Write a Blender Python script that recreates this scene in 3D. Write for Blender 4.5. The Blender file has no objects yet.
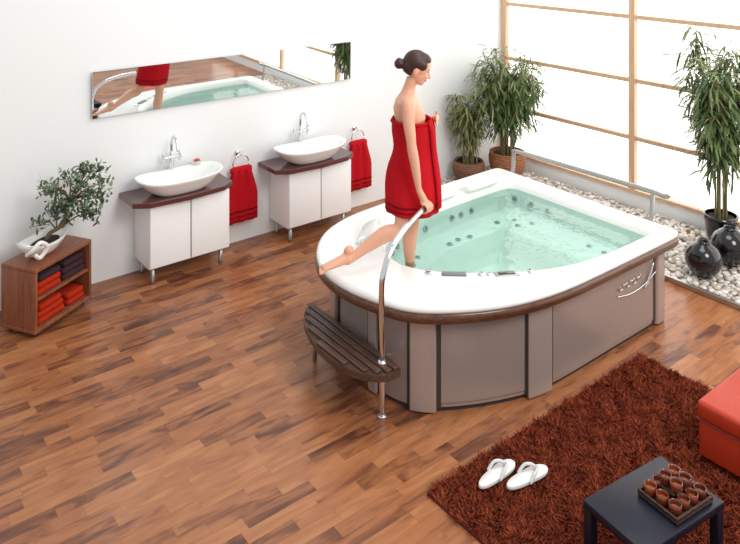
import bpy, math, random
from mathutils import Vector, Matrix, Quaternion
random.seed(7)
S=bpy.context.scene
COL=S.collection
def lin(c):
    out=[]
    for v in c[:3]:
        v=v/255.0
        out.append(v/12.92 if v<=0.04045 else ((v+0.055)/1.055)**2.4)
    return (out[0],out[1],out[2],1.0)
def setin(b,names,val):
    for n in names:
        if n in b.inputs:
            b.inputs[n].default_value=val; return
def mat(name,c,rough=0.5,metal=0.0,spec=0.5,coat=0.0,trans=0.0,emis=None,estr=0.0,sub=0.0):
    m=bpy.data.materials.new(name); m.use_nodes=True
    b=m.node_tree.nodes['Principled BSDF']
    b.inputs['Base Color'].default_value=lin(c)
    b.inputs['Roughness'].default_value=rough
    b.inputs['Metallic'].default_value=metal
    setin(b,['Specular IOR Level','Specular'],spec)
    setin(b,['Coat Weight','Clearcoat'],coat)
    setin(b,['Transmission Weight','Transmission'],trans)
    if sub>0:
        setin(b,['Subsurface Weight','Subsurface'],sub)
        b.inputs['Subsurface Radius'].default_value=(0.02,0.008,0.004)
    if emis:
        setin(b,['Emission Color','Emission'],lin(emis)); b.inputs['Emission Strength'].default_value=estr
    return m
def island_mat(name,cols,rough=0.5,spec=0.4,noise=0):
    m=mat(name,cols[0],rough,spec=spec); nt=m.node_tree; b=nt.nodes['Principled BSDF']
    g=nt.nodes.new('ShaderNodeNewGeometry'); r=nt.nodes.new('ShaderNodeValToRGB')
    el=r.color_ramp.elements
    n=len(cols)
    el[0].color=lin(cols[0]); el[0].position=0
    el[1].color=lin(cols[-1]); el[1].position=1
    for i in range(1,n-1):
        e=el.new(i/(n-1)); e.color=lin(cols[i])
    nt.links.new(g.outputs['Random Per Island'],r.inputs[0])
    nt.links.new(r.outputs[0],b.inputs['Base Color'])
    return m
def noisy_bump(m,scale=60,strength=0.2,dist=0.01):
    nt=m.node_tree; b=nt.nodes['Principled BSDF']
    t=nt.nodes.new('ShaderNodeTexCoord'); n=nt.nodes.new('ShaderNodeTexNoise'); n.inputs['Scale'].default_value=scale
    bp=nt.nodes.new('ShaderNodeBump'); bp.inputs['Strength'].default_value=strength; bp.inputs['Distance'].default_value=dist
    nt.links.new(t.outputs['Object'],n.inputs['Vector']); nt.links.new(n.outputs[0],bp.inputs['Height']); nt.links.new(bp.outputs[0],b.inputs['Normal'])
    return m
def wood_mat(name,c1,c2,axis='X',scale=6,rough=0.4,coat=0.0):
    m=mat(name,c1,rough,coat=coat); nt=m.node_tree; b=nt.nodes['Principled BSDF']
    t=nt.nodes.new('ShaderNodeTexCoord'); mp=nt.nodes.new('ShaderNodeMapping')
    s=[scale*6]*3; s['XYZ'.index(axis)]=scale*0.5; mp.inputs['Scale'].default_value=s
    n=nt.nodes.new('ShaderNodeTexNoise'); n.inputs['Scale'].default_value=1.0; n.inputs['Detail'].default_value=5; n.inputs['Distortion'].default_value=0.8
    r=nt.nodes.new('ShaderNodeValToRGB'); r.color_ramp.elements[0].position=0.3; r.color_ramp.elements[1].position=0.7
    r.color_ramp.elements[0].color=lin(c1); r.color_ramp.elements[1].color=lin(c2)
    nt.links.new(t.outputs['Object'],mp.inputs[0]); nt.links.new(mp.outputs[0],n.inputs['Vector']); nt.links.new(n.outputs[0],r.inputs[0]); nt.links.new(r.outputs[0],b.inputs['Base Color'])
    return m
# ---------- geometry helpers
class Acc:
    def __init__(s): s.v=[]; s.f=[]
    def add(s,V,F):
        o=len(s.v); s.v+= [tuple(p) for p in V]; s.f+=[tuple(i+o for i in f) for f in F]; return s
    def obj(s,name,m,parent=None,smooth=True):
        me=bpy.data.meshes.new(name); me.from_pydata(s.v,[],s.f); me.update()
        if smooth: me.polygons.foreach_set('use_smooth',[True]*len(me.polygons))
        me.materials.append(m)
        o=bpy.data.objects.new(name,me); COL.objects.link(o)
        if parent: o.parent=parent
        return o
def fixn(o):
    import bmesh
    bm=bmesh.new(); bm.from_mesh(o.data); bmesh.ops.recalc_face_normals(bm,faces=bm.faces); bm.to_mesh(o.data); bm.free(); return o
def empty(name,loc=(0,0,0)):
    e=bpy.data.objects.new(name,None); COL.objects.link(e); e.empty_display_size=0.1; return e
def bevel(o,w,seg=3):
    md=o.modifiers.new('bev','BEVEL'); md.width=w; md.segments=seg; md.limit_method='ANGLE'; md.angle_limit=0.6
    return o
def boxg(c,s,rot=0.0,M=None):
    V=[]
    for x in (-.5,.5):
        for y in (-.5,.5):
            for z in (-.5,.5):
                p=Vector((x*s[0],y*s[1],z*s[2]))
                if rot: p=Matrix.Rotation(rot,3,'Z')@p
                if M is not None: p=M@p
                V.append(p+Vector(c))
    return V,[(0,1,3,2),(4,6,7,5),(0,4,5,1),(2,3,7,6),(0,2,6,4),(1,5,7,3)]
def box(name,c,s,m,parent=None,bev=0.0,rot=0.0,M=None,smooth=True):
    o=Acc().add(*boxg(c,s,rot,M)).obj(name,m,parent,smooth and bev>0)
    fixn(o)
    if bev: bevel(o,bev)
    return o
def loftg(rings,cap0=True,cap1=True,closed=True):
    V=[];F=[];n=len(rings[0])
    for r in rings: V+=[tuple(p) for p in r]
    for k in range(len(rings)-1):
        for i in range(n if closed else n-1):
            j=(i+1)%n
            F.append((k*n+i,k*n+j,(k+1)*n+j,(k+1)*n+i))
    if cap0: F.append(tuple(range(n-1,-1,-1)))
    if cap1: F.append(tuple((len(rings)-1)*n+i for i in range(n)))
    return V,F
def tubeg(pts,rad,seg=12,round_ends=True,flat=None):
    pts=[Vector(p) for p in pts]
    if not isinstance(rad,(list,tuple)): rad=[rad]*len(pts)
    rad=list(rad)
    if round_ends:
        d0=(pts[0]-pts[1]).normalized(); d1=(pts[-1]-pts[-2]).normalized()
        r0,r1=rad[0],rad[-1]
        pts=[pts[0]+d0*r0*.95,pts[0]+d0*r0*.7]+pts+[pts[-1]+d1*r1*.7,pts[-1]+d1*r1*.95]
        rad=[r0*.25,r0*.7]+rad+[r1*.7,r1*.25]
    rings=[]
    t=(pts[1]-pts[0]).normalized()
    up=Vector((0,0,1)) if abs(t.z)<.9 else Vector((1,0,0))
    n=t.cross(up).normalized()
    for i,p in enumerate(pts):
        if i==0: tt=(pts[1]-pts[0])
        elif i==len(pts)-1: tt=pts[-1]-pts[-2]
        else: tt=(pts[i+1]-pts[i]).normalized()+(pts[i]-pts[i-1]).normalized()
        tt.normalize()
        n=(n-tt*n.dot(tt)); n.normalize(); b=tt.cross(n)
        rings.append([p+(n*math.cos(2*math.pi*k/seg)+b*math.sin(2*math.pi*k/seg))*rad[i] for k in range(seg)])
    return loftg(rings)
def crom(pts,sub=6):
    P=[Vector(p) for p in pts]; out=[]
    for i in range(len(P)-1):
        p0=P[max(i-1,0)];p1=P[i];p2=P[i+1];p3=P[min(i+2,len(P)-1)]
        for k in range(sub):
            t=k/sub
            out.append(0.5*((2*p1)+(p2-p0)*t+(2*p0-5*p1+4*p2-p3)*t*t+(3*p1-p0-3*p2+p3)*t**3))
    out.append(P[-1]); return out
def ellg(c,r,M=None,u=20,v=12):
    rings=[]
    for j in range(v+1):
        ph=-math.pi/2+math.pi*j/v
        ph=max(min(ph,math.pi/2-.02),-math.pi/2+.02)
        ring=[]
        for i in range(u):
            th=2*math.pi*i/u
            p=Vector((r[0]*math.cos(ph)*math.cos(th),r[1]*math.cos(ph)*math.sin(th),r[2]*math.sin(ph)))
            if M is not None: p=M@p
            ring.append(p+Vector(c))
        rings.append(ring)
    return loftg(rings)
def latheg(prof,c,seg=32,cap0=True,cap1=False,sx=1,sy=1,M=None):
    rings=[]
    for r,h in prof:
        ring=[]
        for k in range(seg):
            p=Vector((r*sx*math.cos(2*math.pi*k/seg),r*sy*math.sin(2*math.pi*k/seg),h))
            if M is not None: p=M@p
            ring.append(p+Vector(c))
        rings.append(ring)
    return loftg(rings,cap0,cap1)
def chaikin(P,it=3):
    for _ in range(it):
        Q=[]
        for i in range(len(P)):
            a=P[i];b=P[(i+1)%len(P)]
            Q.append((a[0]*.75+b[0]*.25,a[1]*.75+b[1]*.25)); Q.append((a[0]*.25+b[0]*.75,a[1]*.25+b[1]*.75))
        P=Q
    return P
def rad_at(poly,c,th):
    dx,dy=math.cos(th),math.sin(th); best=0
    for i in range(len(poly)):
        ax,ay=poly[i][0]-c[0],poly[i][1]-c[1]; q=poly[(i+1)%len(poly)]
        bx,by=q[0]-c[0],q[1]-c[1]; ex,ey=bx-ax,by-ay
        den=dx*ey-dy*ex
        if abs(den)<1e-9: continue
        t=(ax*ey-ay*ex)/den; s=(ax*dy-ay*dx)/den
        if t>0 and -1e-6<=s<=1+1e-6: best=max(best,t)
    return best
# ---------- camera
H=3.1
RV=Vector((.787,-.617,0)); FV=Vector((.617,.787,0))
cam=bpy.data.cameras.new('camera'); co=bpy.data.objects.new('camera',cam); COL.objects.link(co)
co.location=(0,0,H); co.rotation_euler=(math.pi/2,0,-math.atan2(.617,.787))
cam.sensor_width=36; cam.lens=36*728/740; cam.shift_y=-342/740; cam.clip_start=.05
S.camera=co
S.view_settings.view_transform='Standard'
# ---------- materials
M_wall=noisy_bump(mat('plaster_white',(240,243,243),.75,spec=.2),220,.05,.002)
M_white=mat('acrylic_white',(240,240,236),.14,coat=.2)
M_cab=mat('lacquer_white',(252,252,251),.3)
M_chrome=mat('chrome',(225,226,228),.12,1.0)
M_steel=mat('brushed_steel',(180,180,178),.35,1.0)
M_counter=mat('burgundy_laminate',(92,52,50),.25,coat=.3)
M_taupe=mat('taupe_panel',(160,145,138),.32,metal=.3,coat=.2)
M_taupe2=mat('taupe_pillar',(172,157,150),.28,metal=.3,coat=.25)
M_dark=mat('dark_gap',(58,48,44),.6)
M_trim=wood_mat('dark_wood_trim',(66,38,26),(108,68,46),'X',8,.3,.3)
M_step=wood_mat('step_wood',(62,42,34),(94,66,54),'Y',8,.45)
M_shelf=wood_mat('walnut_shelf',(112,62,40),(150,92,62),'Z',7,.4)
M_frame=wood_mat('light_wood_frame',(200,162,128),(216,184,152),'Z',4,.5)
M_red=noisy_bump(mat('red_terry',(186,24,34),.95,spec=.1),350,.5,.004)
M_redd=mat('dark_red_band',(120,14,22),.9,spec=.1)
M_skin=mat('skin',(222,166,138),.45,spec=.35,sub=.12)
M_hair=noisy_bump(mat('dark_hair',(56,28,20),.45),150,.5,.004)
M_black=mat('black_glaze',(12,12,14),.15,coat=.4)
M_gray=mat('grey_plastic',(110,116,116),.3)
M_lgray=mat('light_grey_plastic',(170,180,178),.3)
M_soil=mat('soil',(50,36,28),.95)
M_mirror=mat('mirror_glass',(232,238,238),.02,1.0)
M_leaf=island_mat('bamboo_leaf',[(48,70,36),(78,102,54),(104,124,70),(144,148,102)],.5)
M_leaf2=island_mat('bonsai_leaf',[(50,70,50),(90,110,78),(128,142,112)],.5)
M_leaf3=island_mat('dry_leaf',[(76,92,50),(118,124,72),(146,142,94)],.55)
M_bark=mat('bark',(104,84,62),.8)
M_cane=mat('bamboo_cane',(118,112,70),.5)
def wicker(name,c1,c2):
    m=mat(name,c1,.7); nt=m.node_tree; b=nt.nodes['Principled BSDF']
    t=nt.nodes.new('ShaderNodeTexCoord'); w=nt.nodes.new('ShaderNodeTexWave'); w.bands_direction='Z'; w.inputs['Scale'].default_value=14; w.inputs['Distortion'].default_value=4; w.inputs['Detail'].default_value=3; w.inputs['Detail Scale'].default_value=6
    r=nt.nodes.new('ShaderNodeValToRGB'); r.color_ramp.elements[0].color=lin(c1); r.color_ramp.elements[1].color=lin(c2)
    bp=nt.nodes.new('ShaderNodeBump'); bp.inputs['Strength'].default_value=.6; bp.inputs['Distance'].default_value=.01
    nt.links.new(t.outputs['Object'],w.inputs[0]); nt.links.new(w.outputs[0],r.inputs[0]); nt.links.new(r.outputs[0],b.inputs['Base Color']); nt.links.new(w.outputs[0],bp.inputs['Height']); nt.links.new(bp.outputs[0],b.inputs['Normal'])
    return m
M_wick=wicker('wicker_tan',(110,58,34),(190,128,84)); M_wick2=wicker('wicker_brown',(84,50,34),(150,104,76))
def floor_mat():
    m=mat('parquet',(150,92,58),.29,spec=.42); nt=m.node_tree; L=nt.links; b=nt.nodes['Principled BSDF']
    def math_(op,a,b_=None):
        n=nt.nodes.new('ShaderNodeMath'); n.operation=op
        for i,x in enumerate((a,b_)):
            if x is None: continue
            if isinstance(x,(int,float)): n.inputs[i].default_value=x
            else: L.new(x,n.inputs[i])
        return n.outputs[0]
    t=nt.nodes.new('ShaderNodeTexCoord'); s=nt.nodes.new('ShaderNodeSeparateXYZ'); L.new(t.outputs['Object'],s.inputs[0])
    u,v=s.outputs['X'],s.outputs['Y']
    vr=math_('DIVIDE',v,.086); row=math_('FLOOR',vr)
    wn=nt.nodes.new('ShaderNodeTexWhiteNoise'); wn.noise_dimensions='1D'; L.new(row,wn.inputs['W'])
    ur=math_('ADD',math_('DIVIDE',u,.42),math_('MULTIPLY',wn.outputs['Value'],7.0)); col=math_('FLOOR',ur)
    cx=nt.nodes.new('ShaderNodeCombineXYZ'); L.new(row,cx.inputs[0]); L.new(col,cx.inputs[1])
    w2=nt.nodes.new('ShaderNodeTexWhiteNoise'); w2.noise_dimensions='3D'; L.new(cx.outputs[0],w2.inputs['Vector'])
    rnd=w2.outputs['Value']
    g=nt.nodes.new('ShaderNodeCombineXYZ'); L.new(math_('ADD',math_('MULTIPLY',u,2.6),math_('MULTIPLY',rnd,40)),g.inputs[0]); L.new(math_('MULTIPLY',v,12.0),g.inputs[1]); L.new(math_('MULTIPLY',rnd,13),g.inputs[2])
    n=nt.nodes.new('ShaderNodeTexNoise'); n.inputs['Scale'].default_value=1.1; n.inputs['Detail'].default_value=4; n.inputs['Distortion'].default_value=1.3; L.new(g.outputs[0],n.inputs['Vector'])
    mixv=math_('ADD',math_('MULTIPLY',rnd,.30),math_('MULTIPLY',n.outputs[0],.72))
    r=nt.nodes.new('ShaderNodeValToRGB'); e=r.color_ramp.elements
    e[0].position=.26; e[0].color=lin((84,50,36)); e[1].position=.80; e[1].color=lin((186,128,86))
    a=e.new(.38); a.color=lin((122,74,49)); a=e.new(.48); a.color=lin((152,96,62)); a=e.new(.62); a.color=lin((168,110,71))
    L.new(mixv,r.inputs[0])
    fv=math_('FRACT',vr); fu=math_('FRACT',ur)
    j=math_('MAXIMUM',math_('GREATER_THAN',fv,.975),math_('GREATER_THAN',fu,.994))
    mx=nt.nodes.new('ShaderNodeMix'); mx.data_type='RGBA'
    L.new(math_('MULTIPLY',j,.35),mx.inputs['Factor']); L.new(r.outputs[0],mx.inputs[6]); mx.inputs[7].default_value=lin((60,32,22))
    L.new(mx.outputs[2],b.inputs['Base Color'])
    return m
M_floor=floor_mat()
# ---------- room
WY=6.52; WX=7.32
box('floor',(2.9,2.2,-.05),(9.2,8.9,.1),M_floor)
box('wall_back',(2.9,WY+.06,1.9),(9.2,.12,3.8),M_wall)
box('wall_right',(WX+.06,2.2,.09),(.12,8.8,.18),M_wall)
win=empty('window_1')
M_pane=mat('frosted_pane',(250,250,250),.6,emis=(255,252,248),estr=1.8)
box('panes',(WX+.05,2.2,1.99),(.02,8.6,3.6),M_pane,win)
fa=Acc()
for y in (6.46,4.59,2.75,.9,-.95):
    fa.add(*boxg((WX+.01,y,1.99),(.06,.075,3.62)))
fo=fa.obj('posts',M_frame,win,False)
fa=Acc()
for h in (.78,1.42,2.13,2.84,3.55):
    fa.add(*boxg((WX+.015,2.2,h),(.045,8.6,.045)))
fa.add(*boxg((WX+.01,2.2,.195),(.07,8.6,.035)))
fa.obj('rails',M_frame,win,False)
# mirror
mir=empty('wall_mirror')
tl=math.radians(1.1)
mo=box('glass',(3.41,WY-.03,1.656),(2.80,.012,.41),M_mirror,mir,M=Matrix.Rotation(tl,3,'X'))
box('backing',(3.41,WY-.015,1.656),(2.76,.02,.39),M_gray,mir)
# ---------- vanities
def vanity(name,x0):
    e=empty(name); x1=x0+.95
    bx=(x0+.14+x0+.90)/2
    box('cabinet',(bx,6.335,.42),(.76,.35,.56),M_cab,e,.006)
    for k in (-1,1):
        box('door',(bx+k*.192,6.145,.425),(.372,.02,.54),M_cab,e,.004)
    box('shadow_gap',(bx,6.156,.43),(.02,.012,.52),M_gray,e)
    top=[(x0,WY-.01),(x0,6.17),(x0+.12,6.09),(x0+.475,6.06),(x0+.83,6.09),(x1,6.17),(x1,WY-.01)]
    c=Acc().add(*loftg([[(p[0],p[1],z) for p in top] for z in (.705,.75)])).obj('counter',M_counter,e,False); fixn(c); bevel(c,.006)
    l=Acc()
    for (lx,ly) in ((x0+.19,6.2),(x0+.84,6.2),(x0+.19,6.46),(x0+.84,6.46)):
        l.add(*latheg([(.02,0),(.017,.02),(.017,.15)],(lx,ly,0),12,True,True))
    l.obj('legs',M_steel,e)
    bc=(x0+.46,6.245)
    def rr(sx,sy,h,lift=0,n=56):
        out=[]
        for k in range(n):
            t=2*math.pi*k/n; c_,s_=math.cos(t),math.sin(t)
            px=math.copysign(abs(c_)**.62,c_)*sx; py=math.copysign(abs(s_)**.72,s_)*sy
            out.append((bc[0]+px,bc[1]+py,h+lift*abs(px/.4)**2))
        return out
    R=[rr(.21,.12,.752),rr(.24,.135,.765),rr(.31,.165,.81),rr(.37,.19,.855,.02),rr(.395,.205,.875,.025),rr(.397,.207,.888,.025),rr(.387,.198,.892,.025),rr(.35,.168,.878,.02),rr(.29,.14,.84),rr(.20,.1,.805),rr(.06,.04,.795)]
    fixn(Acc().add(*loftg(R)).obj('basin',M_white,e))
    Acc().add(*latheg([(.0,.0),(.03,.0),(.03,.006),(.0,.006)],(bc[0],bc[1],.797),20)).obj('drain',M_chrome,e)
    f=Acc(); fx,fy=bc[0],6.44
    f.add(*latheg([(.032,0),(.032,.02),(.022,.03)],(fx,fy,.75),16,True,True))
    f.add(*tubeg([(fx,fy,.76),(fx,fy,1.04)],.019,12))
    f.add(*tubeg(crom([(fx,fy,1.02),(fx,fy-.01,1.15),(fx,fy-.06,1.20),(fx,fy-.12,1.16),(fx,fy-.15,1.09)]),.013,12))
    f.add(*tubeg([(fx-.075,fy-.01,1.0),(fx+.075,fy-.01,1.0)],.013,12))
    for k in (-1,1):
        f.add(*tubeg([(fx+k*.08,fy-.01,.965),(fx+k*.08,fy-.01,1.04)],.012,10))
        f.add(*tubeg([(fx+k*.08,fy-.045,1.005),(fx+k*.08,fy+.025,1.005)],.009,10))
    f.obj('faucet',M_chrome,e)
    return e
vanity('bathroom_vanity',2.25); vanity('bathroom_vanity',3.66)
soap=empty('soap_dish')
Acc().add(*latheg([(.02,0),(.045,.008),(.05,.018),(.04,.014)],(2.95,6.41,.905),20)).obj('dish',M_white,soap)
Acc().add(*ellg((2.95,6.41,.932),(.032,.02,.014))).obj('soap',mat('soap_red',(190,60,50),.4),soap)
def ring_towel(name,x):
    e=empty(name); y=WY-.075
    a=Acc()
    pts=[(x+.085*math.cos(t),y,.80+.085*math.sin(t)) for t in [2*math.pi*k/28 for k in range(29)]]
    a.add(*tubeg(pts,.007,8,False)); a.add(*tubeg([(x,WY-.02,.885),(x,y,.885)],.012,10)); a.add(*latheg([(.028,0),(.028,.012)],(x,WY-.004,.885),16,True,True,M=Matrix.Rotation(math.pi/2,3,'X')))
    a.obj('ring',M_chrome,e)
    def sheet(y0,h0,h1,w0,w1,m,nm,off=0):
        rings=[]
        n=10
        for k in range(n+1):
            t=k/n; h=h0+(h1-h0)*t; w=w0+(w1-w0)*min(1,t*2.2)
            ring=[]
            N=24
            for i in range(N+1):
                s=i/N*2-1; ring.append((x+.01+s*w/2,y0-.012*math.cos(s*9+1)*(1-.3*t)-.022-off,h))
            for i in range(N,-1,-1):
                s=i/N*2-1; ring.append((x+.01+s*w/2,y0-.012*math.cos(s*9+1)*(1-.3*t)+off,h))
            rings.append(ring)
        fixn(Acc().add(*loftg(rings)).obj(nm,m,e))
    sheet(y-.012,.735,.23,.19,.33,M_red,'front_fold'); sheet(y+.026,.735,.30,.17,.30,M_red,'back_fold')
    sheet(y-.012,.345,.325,.33,.33,M_redd,'band_a',.002); sheet(y-.012,.295,.28,.33,.33,M_redd,'band_b',.002)
    Acc().add(*tubeg([(x-.08,y,.735),(x+.09,y,.735)],.035,14)).obj('fold_over',M_red,e)
ring_towel('towel_on_ring',3.43); ring_towel('towel_on_ring',4.88)
# ---------- shelf
sh=empty('shelf_cart'); A=math.atan2(.31,.51); ca,sa=math.cos(A),math.sin(A)
def SP(u,v,h): return (1.40+ca*u-sa*v,5.88+sa*u+ca*v,h)
def sbox(n,u0,u1,v0,v1,h0,h1,m,b=.004,par=None): return box(n,SP((u0+u1)/2,(v0+v1)/2,(h0+h1)/2),(u1-u0,v1-v0,h1-h0),m,par or sh,b,A)
sbox('top',0,.6,0,.34,.50,.53,M_shelf); sbox('bottom',0,.6,0,.34,.04,.07,M_shelf)
sbox('side_left',0,.025,0,.34,.07,.50,M_shelf); sbox('side_right',.575,.6,0,.34,.07,.50,M_shelf)
sbox('middle',.025,.575,.01,.34,.275,.295,M_shelf); sbox('back',.025,.575,.325,.34,.07,.50,M_shelf)
wl=Acc()
for u,v in ((.05,.05),(.55,.05),(.05,.29),(.55,.29)): wl.add(*ellg(SP(u,v,.021),(.02,.02,.02),u=12,v=8))
wl.obj('castors',M_black,sh)
M_or=noisy_bump(mat('orange_towel',(178,48,24),.95,spec=.1),300,.5,.004); M_pl=noisy_bump(mat('plum_towel',(66,46,52),.95,spec=.1),300,.5,.004)
st=empty('folded_towels')
for i,(u0,u1,h0,m) in enumerate(((.05,.30,.296,M_or),(.32,.56,.296,M_pl),(.06,.30,.346,M_or),(.32,.55,.346,M_pl),(.33,.55,.40,M_pl),(.06,.34,.071,M_or),(.06,.33,.121,M_or),(.37,.56,.071,M_or),(.37,.55,.121,M_or),(.08,.3,.396,M_pl),(.08,.31,.171,M_or))):
    sbox('towel_%d'%i,u0,u1,.03,.28,h0,h0+.049,m,.02,st)
# bowl + bonsai
bn=empty('bonsai_plant')
def boat(sx,sy,h,lift): 
    out=[]
    for k in range(40):
        t=2*math.pi*k/40; px=math.cos(t)*sx*1.15; py=math.sin(t)*sy*1.2
        p=SP(.25+px,.17+py,h+lift*abs(math.cos(t))**3); out.append(p)
    return out
fixn(Acc().add(*loftg([boat(.07,.04,.532,0),boat(.13,.07,.56,.005),boat(.19,.1,.62,.03),boat(.215,.11,.65,.06),boat(.205,.10,.647,.06),boat(.17,.085,.62,.03),boat(.1,.05,.60,0)])).obj('bowl',M_white,bn))
Acc().add(*ellg(SP(.27,.17,.612),(.14,.08,.025),Matrix.Rotation(A,3,'Z'))).obj('soil',M_soil,bn)
Acc().add(*tubeg(crom([SP(.02,.1,.62),SP(.0,.03,.67),SP(.05,-.0,.72),SP(.12,.0,.66),SP(.08,.03,.59),SP(.03,.03,.63)]),[.016]*30+[.008],10)).obj('curl',M_white,bn)
tr=Acc(); cb=Vector((1.76,6.12,.98))
base=Vector(SP(.27,.17,.60))
tr.add(*tubeg(crom([base,base+Vector((.03,-.02,.08)),base+Vector((.12,-.05,.14)),cb+Vector((-.05,.02,-.08)),cb]),[.02-.0006*i for i in range(25)],10))
lv=Acc()
def leaf(acc,p,d,L,w,droop=.3,clamp=None):
    p=Vector(p); d=Vector(d).normalized(); side=d.cross(Vector((0,0,1)))
    if side.length<.1: side=Vector((1,0,0))
    side.normalize(); side=(side+Vector((random.uniform(-.4,.4),random.uniform(-.4,.4),random.uniform(-.4,.4)))).normalized()
    P=[];n=4
    for i in range(n+1):
        t=i/n; c=p+d*L*t+Vector((0,0,-droop*L*t*t)); ww=w*math.sin(math.pi*min(.97,.1+t*.87))**.8/2
        if i==n: P.append(c)
        else: P+= [c-side*ww,c+side*ww]
    if clamp: P=[Vector((min(q.x,clamp[0]),min(q.y,clamp[1]),q.z)) for q in P]
    F=[(0,1,3,2),(2,3,5,4),(4,5,7,6),(6,7,8)]
    acc.add(P,F)
def rdir(zb=0):
    v=Vector((random.gauss(0,1),random.gauss(0,1),random.gauss(0,1)+zb)); return v.normalized()
clus=[]
for i in range(22):
    o=rdir(.2); o=Vector((o.x*.25,o.y*.16,o.z*.19)); c=cb+o; clus.append(c)
    tr.add(*tubeg([cb+Vector((-.04,0,-.07)),cb+o*.5,c],[.008,.005,.003],6))
for p in (Vector((1.62,6.2,.82)),Vector((1.9,6.1,.78)),Vector((1.52,6.2,.76)),Vector((1.70,6.12,.78))):
    clus.append(p); tr.add(*tubeg([base+Vector((.08,-.03,.1)),(p+base)/2+Vector((.05,0,.08)),p],[.007,.005,.003],6))
for c in clus:
    for k in range(40):
        o=rdir()*random.uniform(.01,.085); leaf(lv,c+o,rdir(.1),random.uniform(.035,.055),.022,.2,(9,6.49))
tr.obj('trunk',M_bark,bn); lv.obj('foliage',M_leaf2,bn,False)
# ---------- bamboo plants
def pot(profile,c,m,name,par,seg=32):
    return fixn(Acc().add(*latheg(profile,c,seg,True,False)).obj(name,m,par))
def bamboo(name,cx,cy,h0,h1,rad,stems,nleaf,lm,potp,pm,ll=.15,soilh=None,soilr=.1,z0=.05):
    e=empty(name); pot(potp,(cx,cy,z0),pm,'pot',e)
    Acc().add(*latheg([(0.001,soilh),(soilr,soilh)],(cx,cy,z0),24,False,False)).obj('soil',M_soil,e)
    s=Acc(); l=Acc(); cl=(7.29,6.49)
    for i in range(stems):
        an=6.283*(i+random.random()*.8)/stems; rr_=rad*random.uniform(.2,1.0); top=h0+(h1-h0)*random.uniform(.6,1)
        p0=Vector((cx+math.cos(an)*soilr*.4,cy+math.sin(an)*soilr*.4,soilh+z0-.02))
        p3=Vector((min(cx+math.cos(an)*rr_,7.22),min(cy+math.sin(an)*rr_,6.44),top))
        p1=p0+Vector((0,0,(top-soilh)*.35)); p1=p1+(p3-p1)*Vector((.12,.12,0)).length*.4
        pts=crom([p0,p1,p0.lerp(p3,.7)+Vector((0,0,.06)),p3],5)
        s.add(*tubeg(pts,[.009-.0004*k for k in range(len(pts))],6))
        for k in range(nleaf):
            t=random.uniform(.28,1)**.8; q=pts[min(int(t*(len(pts)-1)),len(pts)-1)]
            if q.z<h0: continue
            tw=rdir(.1)*random.uniform(.02,.19*rad/.45); q2=q+tw; q2.x=min(q2.x,7.27); q2.y=min(q2.y,6.47); q2.z=min(q2.z,h1+.02)
            if k%3==0: s.add(*tubeg([q,q2],[.003,.002],4,False))
            for m_ in range(2):
                d=(tw.normalized()+rdir(-.2)*.8); d.z=min(d.z,.3)
                leaf(l,q2,d,ll*random.uniform(.6,1.1),.018*ll/.13,random.uniform(.2,.8),cl)
    s.obj('stems',M_cane,e); l.obj('leaves',lm,e,False); return e
bamboo('potted_bamboo',6.88,6.03,.5,1.66,.52,15,95,M_leaf,[(.13,0),(.19,.08),(.225,.18),(.23,.26),(.215,.30),(.22,.32),(.20,.32),(.195,.26)],M_wick,.15,.27,.19)
bamboo('potted_grass',6.42,6.24,.35,1.14,.22,12,45,M_leaf3,[(.12,0),(.17,.06),(.2,.15),(.19,.22),(.17,.25),(.155,.23)],M_wick2,.13,.21,.15)
bamboo('potted_bamboo',7.02,3.45,.45,2.16,.43,13,90,M_leaf,[(.10,0),(.13,.1),(.15,.25),(.16,.3),(.14,.3)],M_black,.17,.27,.13)
def vase(c,r):
    e=Acc()
    P=[(r*.35,0.0)]
    for k in range(1,15):
        a=-math.pi/2+math.pi*k/15+.0; P.append((max(r*math.cos(a),r*.34),r*.97+r*.97*math.sin(a)))
    P+= [(r*.30,r*1.9),(r*.34,r*2.0),(r*.3,r*2.02),(r*.24,r*1.95),(r*.22,r*1.5)]
    return fixn(e.add(*latheg(P,c,40)).obj('round_vase',M_black))
vase((6.28,3.24,.05),.155); vase((6.69,3.20,.05),.17)
# pebbles
def icos():
    t=(1+5**.5)/2
    V=[Vector(p).normalized() for p in [(-1,t,0),(1,t,0),(-1,-t,0),(1,-t,0),(0,-1,t),(0,1,t),(0,-1,-t),(0,1,-t),(t,0,-1),(t,0,1),(-t,0,-1),(-t,0,1)]]
    F=[(0,11,5),(0,5,1),(0,1,7),(0,7,10),(0,10,11),(1,5,9),(5,11,4),(11,10,2),(10,7,6),(7,1,8),(3,9,4),(3,4,2),(3,2,6),(3,6,8),(3,8,9),(4,9,5),(2,4,11),(6,2,10),(8,6,7),(9,8,1)]
    V=list(V); cache={}; G=[]
    def mid(a,b):
        k=(min(a,b),max(a,b))
        if k not in cache: V.append(((V[a]+V[b])/2).normalized()); cache[k]=len(V)-1
        return cache[k]
    for a,b,c in F:
        x,y,z=mid(a,b),mid(b,c),mid(c,a); G+=[(a,x,z),(b,y,x),(c,z,y),(x,y,z)]
    return V,G
IV,IF=icos()
M_peb=island_mat('pebble_stone',[(150,142,134),(190,182,172),(212,205,196),(232,228,220),(168,152,138),(220,212,204)],.6)
pb=empty('pebble_bed')
pe=Acc()
y=0.6
gap=.050
row=0
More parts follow.
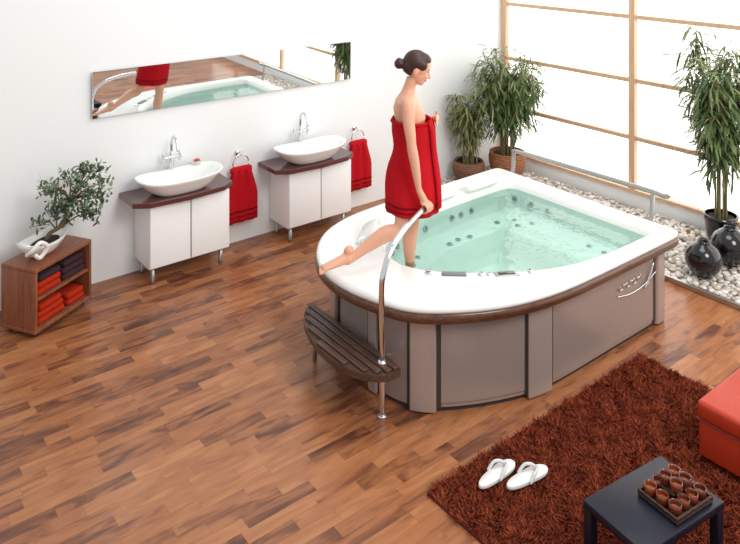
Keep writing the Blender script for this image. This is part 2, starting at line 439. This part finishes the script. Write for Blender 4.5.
while y<6.46:
    x=6.08+(.025 if row%2 else 0)
    while x<7.27:
        c=Vector((x+random.uniform(-.015,.015),y+random.uniform(-.015,.015),.030+random.uniform(-.008,.010)))
        s=(random.uniform(.024,.036),random.uniform(.019,.030),random.uniform(.013,.019)); M=Matrix.Rotation(random.uniform(0,3.14),3,'Z')@Matrix.Rotation(random.uniform(-.3,.3),3,'X')
        pe.add([M@Vector((v.x*s[0],v.y*s[1],v.z*s[2]))+c for v in IV],IF)
        x+=gap
    y+=gap*.9; row+=1
pe.obj('pebbles',M_peb,pb)
box('gravel_base',(6.68,3.5,.008),(1.24,5.9,.016),mat('gravel',(160,152,142),.9),pb)
box('edging',(6.035,3.5,.025),(.03,5.95,.05),M_steel,pb,.006)
# ---------- TUB
C=(4.3,3.95)
OUT=chaikin([(5.42,3.02),(5.48,3.03),(5.495,3.08),(5.50,3.9),(5.53,4.88),(5.525,4.955),(5.45,4.97),(4.6,4.95),(3.76,4.93),(3.35,4.82),(3.06,4.58),(2.90,4.27),(2.88,3.95),(2.955,3.66),(3.04,3.47),(3.22,3.31),(3.54,3.13),(3.97,3.03),(4.6,3.02)],3)
INN=chaikin([(5.26,3.15),(5.34,3.17),(5.36,3.26),(5.36,3.9),(5.37,4.56),(5.33,4.64),(5.24,4.66),(4.6,4.65),(4.1,4.62),(3.72,4.5),(3.46,4.26),(3.38,3.98),(3.5,3.74),(3.75,3.52),(4.1,3.3),(4.5,3.17)],3)
BAS=chaikin([(5.33,3.11),(5.40,3.12),(5.41,3.2),(5.41,3.9),(5.41,4.76),(5.36,4.86),(4.6,4.87),(3.72,4.86),(3.32,4.73),(3.12,4.46),(3.04,4.15),(3.04,3.8),(3.075,3.58),(3.21,3.41),(3.50,3.25),(3.80,3.14),(4.05,3.11),(4.6,3.11)],3)
N=300
TH=[2*math.pi*i/N for i in range(N)]
RO=[rad_at(OUT,C,t) for t in TH]; RI=[rad_at(INN,C,t) for t in TH]; RB=[rad_at(BAS,C,t) for t in TH]
def ring(R,off,h,sc=1.0,idx=None): return [(C[0]+(R[i]*sc+off)*math.cos(TH[i]),C[1]+(R[i]*sc+off)*math.sin(TH[i]),h) for i in (idx if idx is not None else range(N))]
def mixr(t,h): return [(C[0]+(RO[i]*(1-t)+RI[i]*t)*math.cos(TH[i]),C[1]+(RO[i]*(1-t)+RI[i]*t)*math.sin(TH[i]),h) for i in range(N)]
tub=empty('whirlpool_tub')
R=[ring(RO,-.03,.672),ring(RO,0,.674),ring(RO,.004,.69),ring(RO,-.002,.708),ring(RO,-.02,.72),ring(RO,-.045,.722),ring(RO,-.06,.717),ring(RO,-.08,.717),mixr(.5,.719),ring(RI,.05,.720),ring(RI,.02,.712),ring(RI,0,.695),ring(RI,-.015,.66),ring(RI,-.03,.56),ring(RI,-.05,.49),ring(RI,-.08,.465),ring(RI,0,.455,.62),ring(RI,0,.44,.58),ring(RI,0,.30,.54),ring(RI,0,.22,.50),ring(RI,0,.20,.40)]
fixn(Acc().add(*loftg(R,False,True)).obj('shell',M_white,tub))
o=fixn(Acc().add(*loftg([ring(RO,-.04,.605),ring(RO,-.004,.605),ring(RO,.008,.618),ring(RO,.008,.662),ring(RO,-.006,.674),ring(RO,-.04,.674)],False,False)).obj('wood_trim',M_trim,tub))
fixn(Acc().add(*loftg([ring(RB,0,.035),ring(RB,0,.625)],False,False)).obj('panels',M_taupe,tub))
Acc().add(*loftg([ring(RB,-.02,.0),ring(RB,-.02,.04)],False,False)).obj('plinth',M_dark,tub)
def band(i0,i1,off,h0,h1,m,nm,inner=0.0,bv=.008):
    idx=[i%N for i in range(i0,i1+1)]
    a=ring(RB,inner-.005,h0,1,idx)+ring(RB,off,h0,1,idx)[::-1]; b=ring(RB,inner-.005,h1,1,idx)+ring(RB,off,h1,1,idx)[::-1]
    o=fixn(Acc().add(*loftg([a,b])).obj(nm,m,tub,False)); 
    if bv: bevel(o,bv,2)
    return o
def ith(x,y): return int(round((math.atan2(y-C[1],x-C[0])%(2*math.pi))/(2*math.pi)*N))
def pillar(i0,i1):
    band(i0,i1,.030,.01,.62,M_taupe2,'pillar')
    for i in (i0,i1):
        idx=[i%N,(i+1)%N] if i==i1 else [(i-1)%N,i%N]
        band(idx[0],idx[0]+1,.0075,.03,.60,M_dark,'seam',0,0)
pillar(ith(3.07,3.52),ith(3.19,3.39))
pillar(ith(3.78,3.12),ith(3.98,3.10))
pillar(ith(5.29,3.1),ith(5.41,3.12)+2)
pillar(ith(5.41,4.72),ith(5.3,4.87))
pillar(ith(3.04,3.88),ith(3.04,3.80))
pillar(ith(3.1,4.42),ith(3.06,4.30))
band(ith(3.19,3.39)+1,ith(3.78,3.12)-1,.010,.06,.58,M_taupe,'curved_panel')
band(ith(3.98,3.1)+1,ith(5.29,3.1)-1,.010,.06,.58,M_taupe,'flat_panel')
em=Acc(); ye=3.088
em.add(*tubeg(crom([(4.74,ye,.40),(4.90,ye,.375),(5.07,ye,.385),(5.24,ye,.44)]),.0045,6))
em.add(*tubeg(crom([(5.10,ye,.36),(5.17,ye,.45),(5.21,ye,.52),(5.18,ye,.46),(5.13,ye,.37)]),.008,6))
for k in range(7): em.add(*tubeg([(4.76+k*.045,ye,.435+.003*k),(4.765+k*.045,ye,.465+.003*k)],.0045,6)); 
for k in range(6): em.add(*tubeg([(4.765+k*.045,ye,.465 if k%2 else .437),(4.80+k*.045,ye,.468 if k%2 else .44)],.0035,6))
em.obj('emblem',M_chrome,tub)
# jets, pillows, controls
jt=Acc(); jd=Acc(); jw=Acc()
def jet(th,r_off,h,rad_=.028):
    i=int(th/(2*math.pi)*N)%N; r=RI[i]+r_off; p=Vector((C[0]+r*math.cos(TH[i]),C[1]+r*math.sin(TH[i]),h))
    z=Vector((-math.cos(TH[i]),-math.sin(TH[i]),.5)).normalized(); M=z.to_track_quat('Z','Y').to_matrix()
    jw.add(*latheg([(rad_,-.01),(rad_,.006),(rad_*.6,.010)],p,16,True,True,M=M)); jd.add(*latheg([(rad_*.55,.0),(rad_*.5,.014)],p,12,True,True,M=M))
for th in (.25,.40,.55,.95,1.1,1.25,1.75,1.95,2.15,2.35,2.5,2.7): jet(th%(2*math.pi),-.035,.56)
for (x,y) in ((4.30,4.40),(4.42,4.42),(4.54,4.40),(5.12,4.40),(5.18,4.25),(4.95,4.46),(5.05,4.30),(3.80,4.30),(3.92,4.38),(3.70,4.20),(5.18,3.5),(5.18,3.65)):
    jw.add(*latheg([(.026,0),(.024,.006)],(x,y,.462),14,True,True)); jd.add(*latheg([(.014,0),(.012,.009)],(x,y,.462),12,True,True))
for (x,y,r) in ((3.44,3.72,.032),(3.70,3.475,.026),(3.74,3.44,.02),(4.00,3.29,.024),(4.05,4.76,.03),(4.2,4.77,.022),(3.60,4.62,.03),(3.34,4.40,.02)):
    jt.add(*latheg([(r,0),(r,.014),(r*.8,.02)],(x,y,.716),20,True,True))
jt.obj('knobs',M_chrome,tub); jw.obj('jets',M_lgray,tub); jd.obj('jet_nozzles',M_gray,tub)
RM=math.atan2(-.38,.44)
box('control_pad',(3.56,3.60,.725),(.17,.05,.012),M_gray,tub,.004,RM); box('display',(3.85,3.38,.725),(.12,.04,.012),M_black,tub,.004,RM*.7)
box('display_surround',(3.85,3.38,.722),(.17,.07,.010),M_steel,tub,.004,RM*.7)
for (x,y,rz,sx) in ((4.95,4.68,0,.40),(4.45,4.69,0,.30),(3.50,4.48,.75,.36)):
    M=Matrix.Rotation(rz,3,'Z')@Matrix.Rotation(-.5,3,'X')
    a=Acc().add(*boxg((x,y,.735),(sx,.16,.07),M=M)).obj('headrest',M_white,tub); fixn(a); bevel(a,.03,5)
def water():
    m=bpy.data.materials.new('water'); m.use_nodes=True; nt=m.node_tree; nt.nodes.clear()
    o=nt.nodes.new('ShaderNodeOutputMaterial'); mx=nt.nodes.new('ShaderNodeMixShader'); t=nt.nodes.new('ShaderNodeBsdfTransparent'); g=nt.nodes.new('ShaderNodeBsdfGlossy'); f=nt.nodes.new('ShaderNodeFresnel')
    t.inputs[0].default_value=(.74,.96,.90,1); g.inputs['Roughness'].default_value=.03; f.inputs[0].default_value=1.33
    tc=nt.nodes.new('ShaderNodeTexCoord'); n=nt.nodes.new('ShaderNodeTexNoise'); n.inputs['Scale'].default_value=9; bp=nt.nodes.new('ShaderNodeBump'); bp.inputs['Strength'].default_value=.25; bp.inputs['Distance'].default_value=.02
    L=nt.links; L.new(tc.outputs['Object'],n.inputs['Vector']); L.new(n.outputs[0],bp.inputs['Height']); L.new(bp.outputs[0],g.inputs['Normal']); L.new(bp.outputs[0],f.inputs['Normal'])
    L.new(f.outputs[0],mx.inputs[0]); L.new(t.outputs[0],mx.inputs[1]); L.new(g.outputs[0],mx.inputs[2]); L.new(mx.outputs[0],o.inputs[0]); return m
w=Acc(); w.add(ring(RI,-.016,.645),[tuple(range(N))]); w.obj('water',water(),tub,False)
rl=Acc()
rl.add(*tubeg(crom([(5.56,4.82,.66),(5.585,4.82,.72),(5.60,4.82,.87),(5.60,4.74,.905),(5.60,4.0,.915),(5.57,3.35,.93),(5.56,3.2,.925),(5.56,3.16,.94)],5),.021,12))
rl.add(*tubeg([(5.565,3.3,.92),(5.545,3.3,.74),(5.50,3.3,.66)],.017,10))
rl.obj('side_rail',M_steel,tub)
# ---------- step
stp=empty('wooden_step'); SZ=.06
SO=chaikin([(2.995,3.50),(2.995,3.52),(2.995,4.0),(2.995,4.46),(2.99,4.50),(2.91,4.49),(2.79,4.32),(2.71,4.05),(2.70,3.82),(2.75,3.62),(2.86,3.50),(2.97,3.49)],3)
fixn(Acc().add(*loftg([[(x,y,.225+SZ) for x,y in SO],[(x,y,.268+SZ) for x,y in SO]])).obj('frame',M_step,stp,False))
sl=Acc()
for k in range(5):
    x=2.743+k*.055; ys=[]
    for i in range(len(SO)):
        a=SO[i];b=SO[(i+1)%len(SO)]
        for xx in (x-.022,x+.022):
            if (a[0]-xx)*(b[0]-xx)<0: ys.append(a[1]+(b[1]-a[1])*(xx-a[0])/(b[0]-a[0]))
    if len(ys)>=4:
        ys.sort(); y0=ys[1]+.01; y1=ys[-2]-.01
        sl.add(*boxg((x,(y0+y1)/2,.276+SZ),(.044,y1-y0,.02)))
o=fixn(sl.obj('slats',M_step,stp)); bevel(o,.005,2)
lg=Acc()
for (x,y) in ((2.9,4.34),): lg.add(*tubeg([(x,y,.018),(x,y,.24+SZ)],.016,12))
lg.add(*boxg((3.01,4.0,.26),(.04,.6,.05)))
lg.obj('legs',M_steel,stp)
# grab rail
gr=Acc()
gp=[Vector((2.925,3.605,.012)),Vector((2.925,3.605,.4)),Vector((2.91,3.59,.80)),Vector((2.93,3.59,.93)),Vector((3.02,3.62,1.045)),Vector((3.2,3.683,1.118)),Vector((3.36,3.74,1.15)),Vector((3.44,3.768,1.156)),Vector((3.50,3.789,1.157))]
gr.add(*tubeg(crom(gp,6),.02,14)); gr.add(*latheg([(.03,0),(.03,.008),(.022,.014)],(2.925,3.605,0),20,True,True))
gr.add(*latheg([(.026,.255),(.026,.36)],(2.925,3.605,0),16,True,True))
fixn(gr.obj('grab_rail',M_chrome))
# ---------- WOMAN
OR=Vector((3.54,4.02,0))
def Lp(a,b,h): return OR+RV*a+FV*b+Vector((0,0,h))
def Ld(a,b,h): return (RV*a+FV*b+Vector((0,0,h))).normalized()
wo=empty('woman')
bd=Acc()
def ering(a,b,h,ra,rb,n=40): return [Lp(a+ra*math.cos(2*math.pi*k/n),b+rb*math.sin(2*math.pi*k/n),h) for k in range(n)]
B0=.02
bd.add(*loftg([ering(-.02,B0,1.22,.07,.10),ering(-.02,B0,1.27,.11,.145),ering(-.025,B0,1.36,.125,.165),ering(-.02,B0,1.45,.11,.15),ering(-.01,B0,1.55,.09,.118),ering(-.01,B0,1.65,.10,.128),ering(-.01,B0,1.72,.115,.14),ering(-.025,B0,1.79,.110,.148),ering(-.034,B0,1.845,.086,.148),ering(-.034,B0,1.875,.066,.12),ering(-.028,B0,1.90,.054,.075),ering(-.020,B0,1.93,.047,.05),ering(-.006,B0,1.97,.044,.046),ering(.008,B0,2.02,.044,.046)]))
bd.add(*tubeg(crom([Lp(-.02,.09,1.33),Lp(-.0,.085,1.15),Lp(.012,.075,.93),Lp(-.012,.065,.80),Lp(-.01,.06,.66),Lp(-.005,.06,.54),Lp(-.0,.06,.51)],4),[.088,.086,.082,.079,.075,.069,.062,.055,.051,.051,.053,.055,.054,.052,.048,.043,.038,.035,.033,.031,.030,.030,.031,.032,.032],18))
bd.add(*tubeg(crom([Lp(-.03,-.05,1.36),Lp(-.05,-.10,1.17),Lp(-.09,-.16,.978),Lp(-.20,-.205,.95),Lp(-.33,-.26,.885),Lp(-.43,-.305,.83),Lp(-.465,-.32,.818)],4),[.088,.086,.083,.08,.076,.070,.064,.056,.052,.052,.054,.056,.056,.054,.050,.045,.040,.037,.034,.031,.030,.030,.031,.032,.032],18))
def foot(ank,d,u,L=.235):
    d=d.normalized(); u=(u-d*u.dot(d)).normalized(); s=d.cross(u).normalized()
    M=Matrix((d,s,u)).transposed()
    heel=ank-d*.035-u*.045
    bd.add(*ellg(heel,(.038,.03,.034),M)); 
    bd.add(*ellg(ank+d*.0-u*.01,(.04,.031,.045),M))
    rings=[]
    for t,hw,th,up in ((-.03,.024,.03,.0),(.02,.031,.038,.004),(.07,.034,.032,-.012),(.12,.040,.024,-.030),(.155,.043,.017,-.043),(.175,.038,.012,-.050)):
        c=ank+d*t+u*(up-.02)
        rings.append([c+s*hw*math.cos(2*math.pi*k/20)+u*th*math.sin(2*math.pi*k/20) for k in range(20)])
    bd.add(*loftg(rings))
    for k,(off,ln,r) in enumerate(((-.030,.048,.012),(-.011,.044,.0085),(.005,.038,.008),(.020,.031,.0075),(.033,.024,.007))):
        p=ank+d*.16-u*.066+s*off*FS
        bd.add(*tubeg([p,p+d*ln*.6+u*.004,p+d*ln-u*.003],[r,r,r*.9],10))
FS=1
foot(Lp(0,.06,.535),Ld(1,-.1,0),Vector((0,0,1)))
FS=-1
foot(Lp(-.46,-.318,.826),Ld(-.78,-.38,-.50),Ld(.36,.18,-.79))
bd.add(*ellg(Lp(-.028,-.115,1.858),(.05,.05,.045)))
bd.add(*tubeg(crom([Lp(-.026,-.10,1.862),Lp(-.028,-.145,1.84),Lp(-.03,-.185,1.74),Lp(-.018,-.212,1.64),Lp(-.010,-.225,1.565),Lp(.008,-.235,1.47),Lp(.026,-.247,1.35),Lp(.036,-.252,1.285)],3),[.046,.047,.048,.048,.047,.045,.043,.041,.039,.037,.035,.034,.035,.036,.036,.034,.032,.029,.026,.023,.021,.020],16))
bd.add(*ellg(Lp(-.028,.155,1.858),(.05,.05,.045)))
bd.add(*tubeg(crom([Lp(-.026,.14,1.862),Lp(-.02,.19,1.83),Lp(.03,.225,1.72),Lp(.075,.24,1.60),Lp(.14,.20,1.64),Lp(.175,.13,1.68),Lp(.182,.09,1.695)],3),[.046,.047,.048,.047,.045,.043,.041,.038,.036,.035,.035,.034,.032,.029,.026,.023,.022,.021,.020],16))
pc=Lp(.185,.055,1.70); bd.add(*ellg(pc,(.022,.042,.032),Matrix.Rotation(-.66,3,'Z')))
for k in range(4):
    r0=Lp(.185,.025,1.722-.017*k); bd.add(*tubeg([r0,Lp(.187,-.004,1.722-.018*k),Lp(.178,-.03,1.715-.018*k)],[.0088,.0082,.007],8))
bd.add(*tubeg([Lp(.185,.07,1.722),Lp(.19,.05,1.748),Lp(.183,.03,1.76)],[.011,.009,.008],8))
Hc=Vector((3.44,3.768,1.156)); tv=Vector((.944,.329,.02)).normalized(); nv=Vector((tv.y,-tv.x,0)).normalized()
def G(t,n,u): return Hc+tv*t+nv*n+Vector((0,0,u))
Mh=Matrix((tv,nv,Vector((0,0,1)))).transposed()
wr=Lp(.036,-.252,1.285)
bd.add(*tubeg([wr,wr.lerp(G(0,.0,.045),.55),G(.0,.0,.045)],[.021,.024,.026],14))
bd.add(*ellg(G(.004,.006,.035),(.042,.036,.017),Mh))
bd.add(*tubeg([G(0,-.01,.05),G(.0,.02,.038)],[.026,.02],12))
for k,(t,ln,r) in enumerate(((.034,1.0,.0095),(.012,1.08,.0098),(-.010,1.02,.0095),(-.031,.85,.0085))):
    bd.add(*tubeg([G(t,.024,.032),G(t+.001,.026+.016*ln,.016),G(t+.002,.025+.014*ln,-.010*ln),G(t+.002,.012,-.029*ln),G(t+.002,-.004,-.031*ln)],[r*1.05,r,r,r*.93,r*.82],9))
bd.add(*tubeg([G(.008,-.014,.036),G(.026,-.031,.018),G(.034,-.033,-.004),G(.036,-.020,-.025)],[.013,.0115,.010,.009],9))
PT=math.radians(20); HS=1.07
HC=(.038,B0,2.083)
def hp(x,y,z):
    x*=HS;y*=HS;z*=HS
    a=x*math.cos(PT)+z*math.sin(PT); h=-x*math.sin(PT)+z*math.cos(PT)
    return Lp(HC[0]+a,HC[1]+y,HC[2]+h)
def hell(acc,c,r,u=24,v=16,fn=None):
    rings=[]
    for j in range(v+1):
        ph=max(min(-math.pi/2+math.pi*j/v,1.55),-1.55)
        rings.append([hp(c[0]+r[0]*math.cos(ph)*math.cos(2*math.pi*i/u),c[1]+r[1]*math.cos(ph)*math.sin(2*math.pi*i/u),c[2]+r[2]*math.sin(ph)) for i in range(u)])
    acc.add(*loftg(rings))
hell(bd,(0,0,.022),(.092,.073,.086)); hell(bd,(.028,0,-.035),(.062,.054,.07)); hell(bd,(.040,0,-.07),(.042,.040,.034)); hell(bd,(.064,0,-.088),(.018,.02,.016))
hell(bd,(.072,0,.01),(.018,.045,.012)); hell(bd,(.07,.026,-.03),(.018,.018,.018)); hell(bd,(.07,-.026,-.03),(.018,.018,.018))
bd.add(*tubeg([hp(.084,0,.004),hp(.096,0,-.016),hp(.108,0,-.032)],[.0075,.009,.011],10)); hell(bd,(.094,.010,-.036),(.010,.007,.007)); hell(bd,(.094,-.010,-.036),(.010,.007,.007))
for s in (-1,1):
    hell(bd,(-.004,s*.072,-.018),(.018,.009,.03)); 
body=bd.obj('body',M_skin,wo)
rm=body.modifiers.new('rm','REMESH'); rm.mode='VOXEL'; rm.voxel_size=.0048; rm.use_smooth_shade=True
sm=body.modifiers.new('sm','SMOOTH'); sm.factor=.5; sm.iterations=4
lip=Acc(); hell(lip,(.084,0,-.056),(.010,.020,.0055)); hell(lip,(.082,0,-.065),(.010,.017,.006)); lip.obj('lips',mat('lips',(178,72,66),.35),wo)
ey=Acc(); ir=Acc(); br=Acc()
for s in (-1,1):
    hell(ey,(.070,s*.029,-.008),(.0135,.0145,.0105)); hell(ir,(.079,s*.031,-.009),(.006,.0065,.0065))
    br.add(*tubeg([hp(.083,s*.014,.012),hp(.084,s*.030,.018),hp(.072,s*.046,.012)],[.0025,.003,.0015],6))
    br.add(*tubeg([hp(.083,s*.018,.0),hp(.083,s*.031,.003),hp(.074,s*.043,-.002)],[.0018,.002,.0012],6))
ey.obj('eyes',mat('eye_white',(235,232,228),.2),wo); ir.obj('irises',mat('iris',(50,34,26),.2),wo); br.obj('brows',M_hair,wo)
hr=Acc()
hell(hr,(-.016,0,.036),(.092,.080,.087)); hell(hr,(-.045,0,.0),(.060,.070,.062)); hell(hr,(.02,0,.075),(.06,.06,.042))
hell(hr,(-.035,0,-.035),(.035,.05,.03))
for s in (-1,1): hell(hr,(.022,s*.052,.035),(.04,.026,.04))
hell(hr,(-.122,0,-.012),(.036,.038,.038)); hell(hr,(-.095,0,-.008),(.025,.026,.026)); hell(hr,(-.128,.01,.008),(.022,.02,.018))
h=hr.obj('hair',M_hair,wo); r2=h.modifiers.new('rm','REMESH'); r2.mode='VOXEL'; r2.voxel_size=.005; r2.use_smooth_shade=True
s2=h.modifiers.new('sm','SMOOTH'); s2.factor=.5; s2.iterations=3
def tring(h,ca_,ra,cb_,rb,ruf=0.0,n=96,ex=0):
    out=[]
    for k in range(n):
        t=2*math.pi*k/n; f=1+ruf*(math.sin(7*t+h*3)+.5*math.sin(13*t+1))
        out.append(Lp(ca_+(ra+ex)*f*math.cos(t),cb_+(rb+ex)*f*math.sin(t),h))
    return out
TR=[(1.70,.0,.135,B0,.155,.0),(1.66,.005,.147,B0,.155,.004),(1.60,.010,.148,B0,.148,.010),(1.52,.018,.140,B0,.140,.016),(1.46,.018,.148,B0,.148,.018),(1.38,.006,.172,B0,.17,.016),(1.28,.002,.192,.01,.182,.016),(1.20,.004,.194,-.005,.185,.018),(1.13,.004,.192,-.02,.188,.024),(1.06,.004,.19,-.03,.19,.030)]
tw=Acc().add(*loftg([tring(*t[:6]) for t in TR],False,False)).obj('towel_wrap',M_red,wo)
sd=tw.modifiers.new('s','SOLIDIFY'); sd.thickness=.012; sd.offset=0
ss=tw.modifiers.new('ss','SUBSURF'); ss.levels=1; ss.render_levels=1
def interp(h):
    for i in range(len(TR)-1):
        if TR[i][0]>=h>=TR[i+1][0]:
            t=(TR[i][0]-h)/(TR[i][0]-TR[i+1][0]); return [TR[i][k]+(TR[i+1][k]-TR[i][k])*t for k in range(6)]
for (a_,b_) in ((1.135,1.12),(1.10,1.09)):
    Acc().add(*loftg([tring(*interp(x),ex=.0085) for x in (a_,b_)],False,False)).obj('towel_band',M_redd,wo)
tu=Acc().add(*loftg([tring(*t[:6],ex=.001) for t in ((1.712,.0,.137,B0,.157,0),(1.69,.0,.148,B0,.162,.0))],False,False)).obj('towel_roll',M_red,wo)
q=tu.modifiers.new('s','SOLIDIFY'); q.thickness=.016; q.offset=0
fl=[]
for k in range(9):
    t=k/8; h_=1.72-.62*t
    r=interp(min(max(h_,1.06),1.70)); 
    fl.append([Lp(r[1]+(r[2]+.012+.012*math.sin(j*1.3))*math.cos(an),r[3]+(r[4]+.012)*math.sin(an),h_) for j,an in enumerate([-.75+.14*i+.15*t for i in range(6)])])
fo=Acc().add(*loftg(fl,False,False,False)).obj('towel_flap',M_red,wo); q=fo.modifiers.new('s','SOLIDIFY'); q.thickness=.01
# ---------- rug
M_rug=island_mat('shag_fibre',[(88,34,20),(124,52,30),(152,72,44),(106,42,26)],.85,.15)
rug=empty('shag_rug')
RX0,RX1,RY0,RY1=2.71,4.80,1.25,2.95
box('backing',((RX0+RX1)/2,(RY0+RY1)/2,.008),(RX1-RX0,RY1-RY0,.016),mat('rug_back',(92,34,20),.95),rug)
V=[];F=[];rn=random.random
for i in range(52000):
    x=RX0+rn()*(RX1-RX0); y=RY0+rn()*(RY1-RY0); an=rn()*6.283; w_=.0045
    cl=.012*math.sin(x*31+2*math.sin(y*17)); l2=rn()*6.283; lean=.006+.02*rn()
    dx,dy=math.cos(an)*w_,math.sin(an)*w_; lx,ly=math.cos(l2)*lean+cl,math.sin(l2)*lean+.012*math.sin(y*37+2*math.sin(x*19))
    o=len(V); hz=.03+.018*rn()
    V+=[(x-dx,y-dy,.012),(x+dx,y+dy,.012),(x-dx+lx*.5,y-dy+ly*.5,hz*.65),(x+dx+lx*.5,y+dy+ly*.5,hz*.65),(x+lx*1.4,y+ly*1.4,hz)]
    F+=[(o,o+1,o+3,o+2),(o+2,o+3,o+4)]
a=Acc(); a.v=V; a.f=F; a.obj('pile',M_rug,rug,False)
def slipper(c,rz,side):
    e=empty('flip_flop'); M=Matrix.Rotation(rz,3,'Z')
    L_=.145
    def out(s,h):
        P=[]
        for k in range(36):
            t=2*math.pi*k/36; x=math.cos(t)*L_; wd=.047+.008*math.cos(t-.4)-.006*math.cos(2*t+math.pi)
            y=math.sin(t)*wd+side*.008*math.cos(t)
            p=M@Vector((x*s,y*s,h)); P.append(p+Vector(c))
        return P
    fixn(Acc().add(*loftg([out(.97,0),out(1,.004),out(1,.018),out(.97,.022)])).obj('sole',mat('slipper_foam',(238,236,232),.6),e))
    st_=Acc()
    def q(x,y,z): return M@Vector((x,y,z))+Vector(c)
    for s in (-1,1):
        pts=crom([q(.075,0,.022),q(.06,s*.018,.045),q(.02,s*.04,.05),q(-.02,s*.047,.018)],5)
        st_.add(*tubeg(pts,.009,8))
    st_.add(*tubeg([q(.078,0,.02),q(.072,0,.045)],.006,8))
    st_.obj('straps',mat('slipper_strap',(206,208,208),.5),e)
slipper((3.07,2.765,.047),-.02,1); slipper((3.185,2.645,.047),-.07,-1)
# ottoman
ot=empty('leather_ottoman'); M_lea=noisy_bump(mat('red_leather',(182,52,24),.42,coat=.05),160,.12,.003)
ox,oy=4.40,1.855
o=box('seat_cushion',(ox,oy,.325),(.62,.60,.11),M_lea,ot,.025); o=box('base',(ox,oy,.165),(.60,.58,.21),M_lea,ot,.015)
sea=Acc()
for (x0,y0,x1,y1) in ((-.305,-.295,.305,-.295),(-.305,.295,.305,.295),(-.305,-.295,-.305,.295),(.305,-.295,.305,.295)): sea.add(*tubeg([(ox+x0,oy+y0,.273),(ox+x1,oy+y1,.273)],.006,6))
sea.obj('piping',mat('piping',(120,30,16),.4),ot)
ft=Acc()
for x in (-.24,.24):
    for y in (-.24,.24): ft.add(*latheg([(.02,.018),(.022,.065)],(ox+x,oy+y,0),12,True,True))
ft.obj('feet',M_black,ot)
# table
tb=empty('coffee_table'); TR_=math.radians(-7); M_tab=mat('dark_blue_black_lacquer',(19,21,36),.35,spec=.3)
TM=Matrix.Rotation(TR_,3,'Z'); sh_=TM@Vector((-.04,.045,0))
tc=Vector((3.26,1.86,0))+sh_
def T(u,v,h): return TM@Vector((u,v,0))+Vector((tc.x,tc.y,h))
box('top',T(0,0,.345),(.57,.36,.035),M_tab,tb,.004,TR_)
box('apron',T(0,0,.31),(.51,.30,.035),M_tab,tb,.003,TR_)
for u in (-.26,.26):
    for v in (-.155,.155): box('leg',T(u,v,.18),(.045,.045,.31),M_tab,tb,.003,TR_)
# candle set
cs=empty('candle_holder_set'); cc=T(.10,-.045,0)
M_tray=wicker('tray_wood',(34,20,14),(74,44,28))
M_amb=island_mat('amber_glass',[(134,54,28),(160,74,40),(100,40,24),(124,48,26)],.1); b=M_amb.node_tree.nodes['Principled BSDF']; setin(b,['Transmission Weight','Transmission'],.3); setin(b,['Coat Weight','Clearcoat'],.6)
box('tray',(cc.x,cc.y,.371),(.27,.22,.015),M_tray,cs,.004,TR_)
for (u,v,su,sv) in ((0,.105,.27,.012),(0,-.105,.27,.012),(.13,0,.012,.22),(-.13,0,.012,.22)):
    p=TM@Vector((u,v,0)); box('tray_lip',(cc.x+p.x,cc.y+p.y,.382),(su,sv,.022),M_tray,cs,.003,TR_)
cup=Acc(); wax=Acc()
def addcup(u,v,h):
    p=TM@Vector((u,v,0)); c=(cc.x+p.x,cc.y+p.y,h)
    cup.add(*latheg([(.022,0),(.0275,.006),(.030,.03),(.0285,.046),(.0265,.046),(.0265,.03),(.023,.014),(.001,.012)],c,24))
    wax.add(*latheg([(.001,.022),(.0235,.022)],c,16,False,False)); wax.add(*tubeg([(c[0],c[1],c[2]+.022),(c[0],c[1],c[2]+.034)],.0015,5))
for u in (-.093,-.031,.031,.093):
    for v in (-.068,-.0,.068): addcup(u,v,.379)
box('riser',(cc.x,cc.y,.428),(.135,.085,.006),M_tray,cs,.002,TR_)
for u in (-.032,.032):
    for v in (-.03,.03): addcup(u,v,.432)
cup.obj('cups',M_amb,cs); wax.obj('candles',mat('wax',(150,84,52),.5),cs)
# ---------- lights
def area(name,loc,tgt,size,power,color=(1,1,1)):
    l=bpy.data.lights.new(name,'AREA'); l.shape='DISK' ; l.size=size; l.energy=power; l.color=color
    o=bpy.data.objects.new(name,l); COL.objects.link(o); o.location=loc
    o.rotation_euler=(Vector(tgt)-Vector(loc)).to_track_quat('-Z','Y').to_euler()
area('studio_softbox_key',(3.4,-.8,5.0),(4.0,5.0,.4),2.6,195,(1,.98,.95))
area('studio_softbox_overhead',(4.6,3.2,6.0),(3.8,4.0,0),3.0,95,(1,.98,.96))
W=bpy.data.worlds.new('world'); S.world=W; W.use_nodes=True; bg=W.node_tree.nodes['Background']; bg.inputs[0].default_value=(.97,.985,1,1); bg.inputs[1].default_value=.74
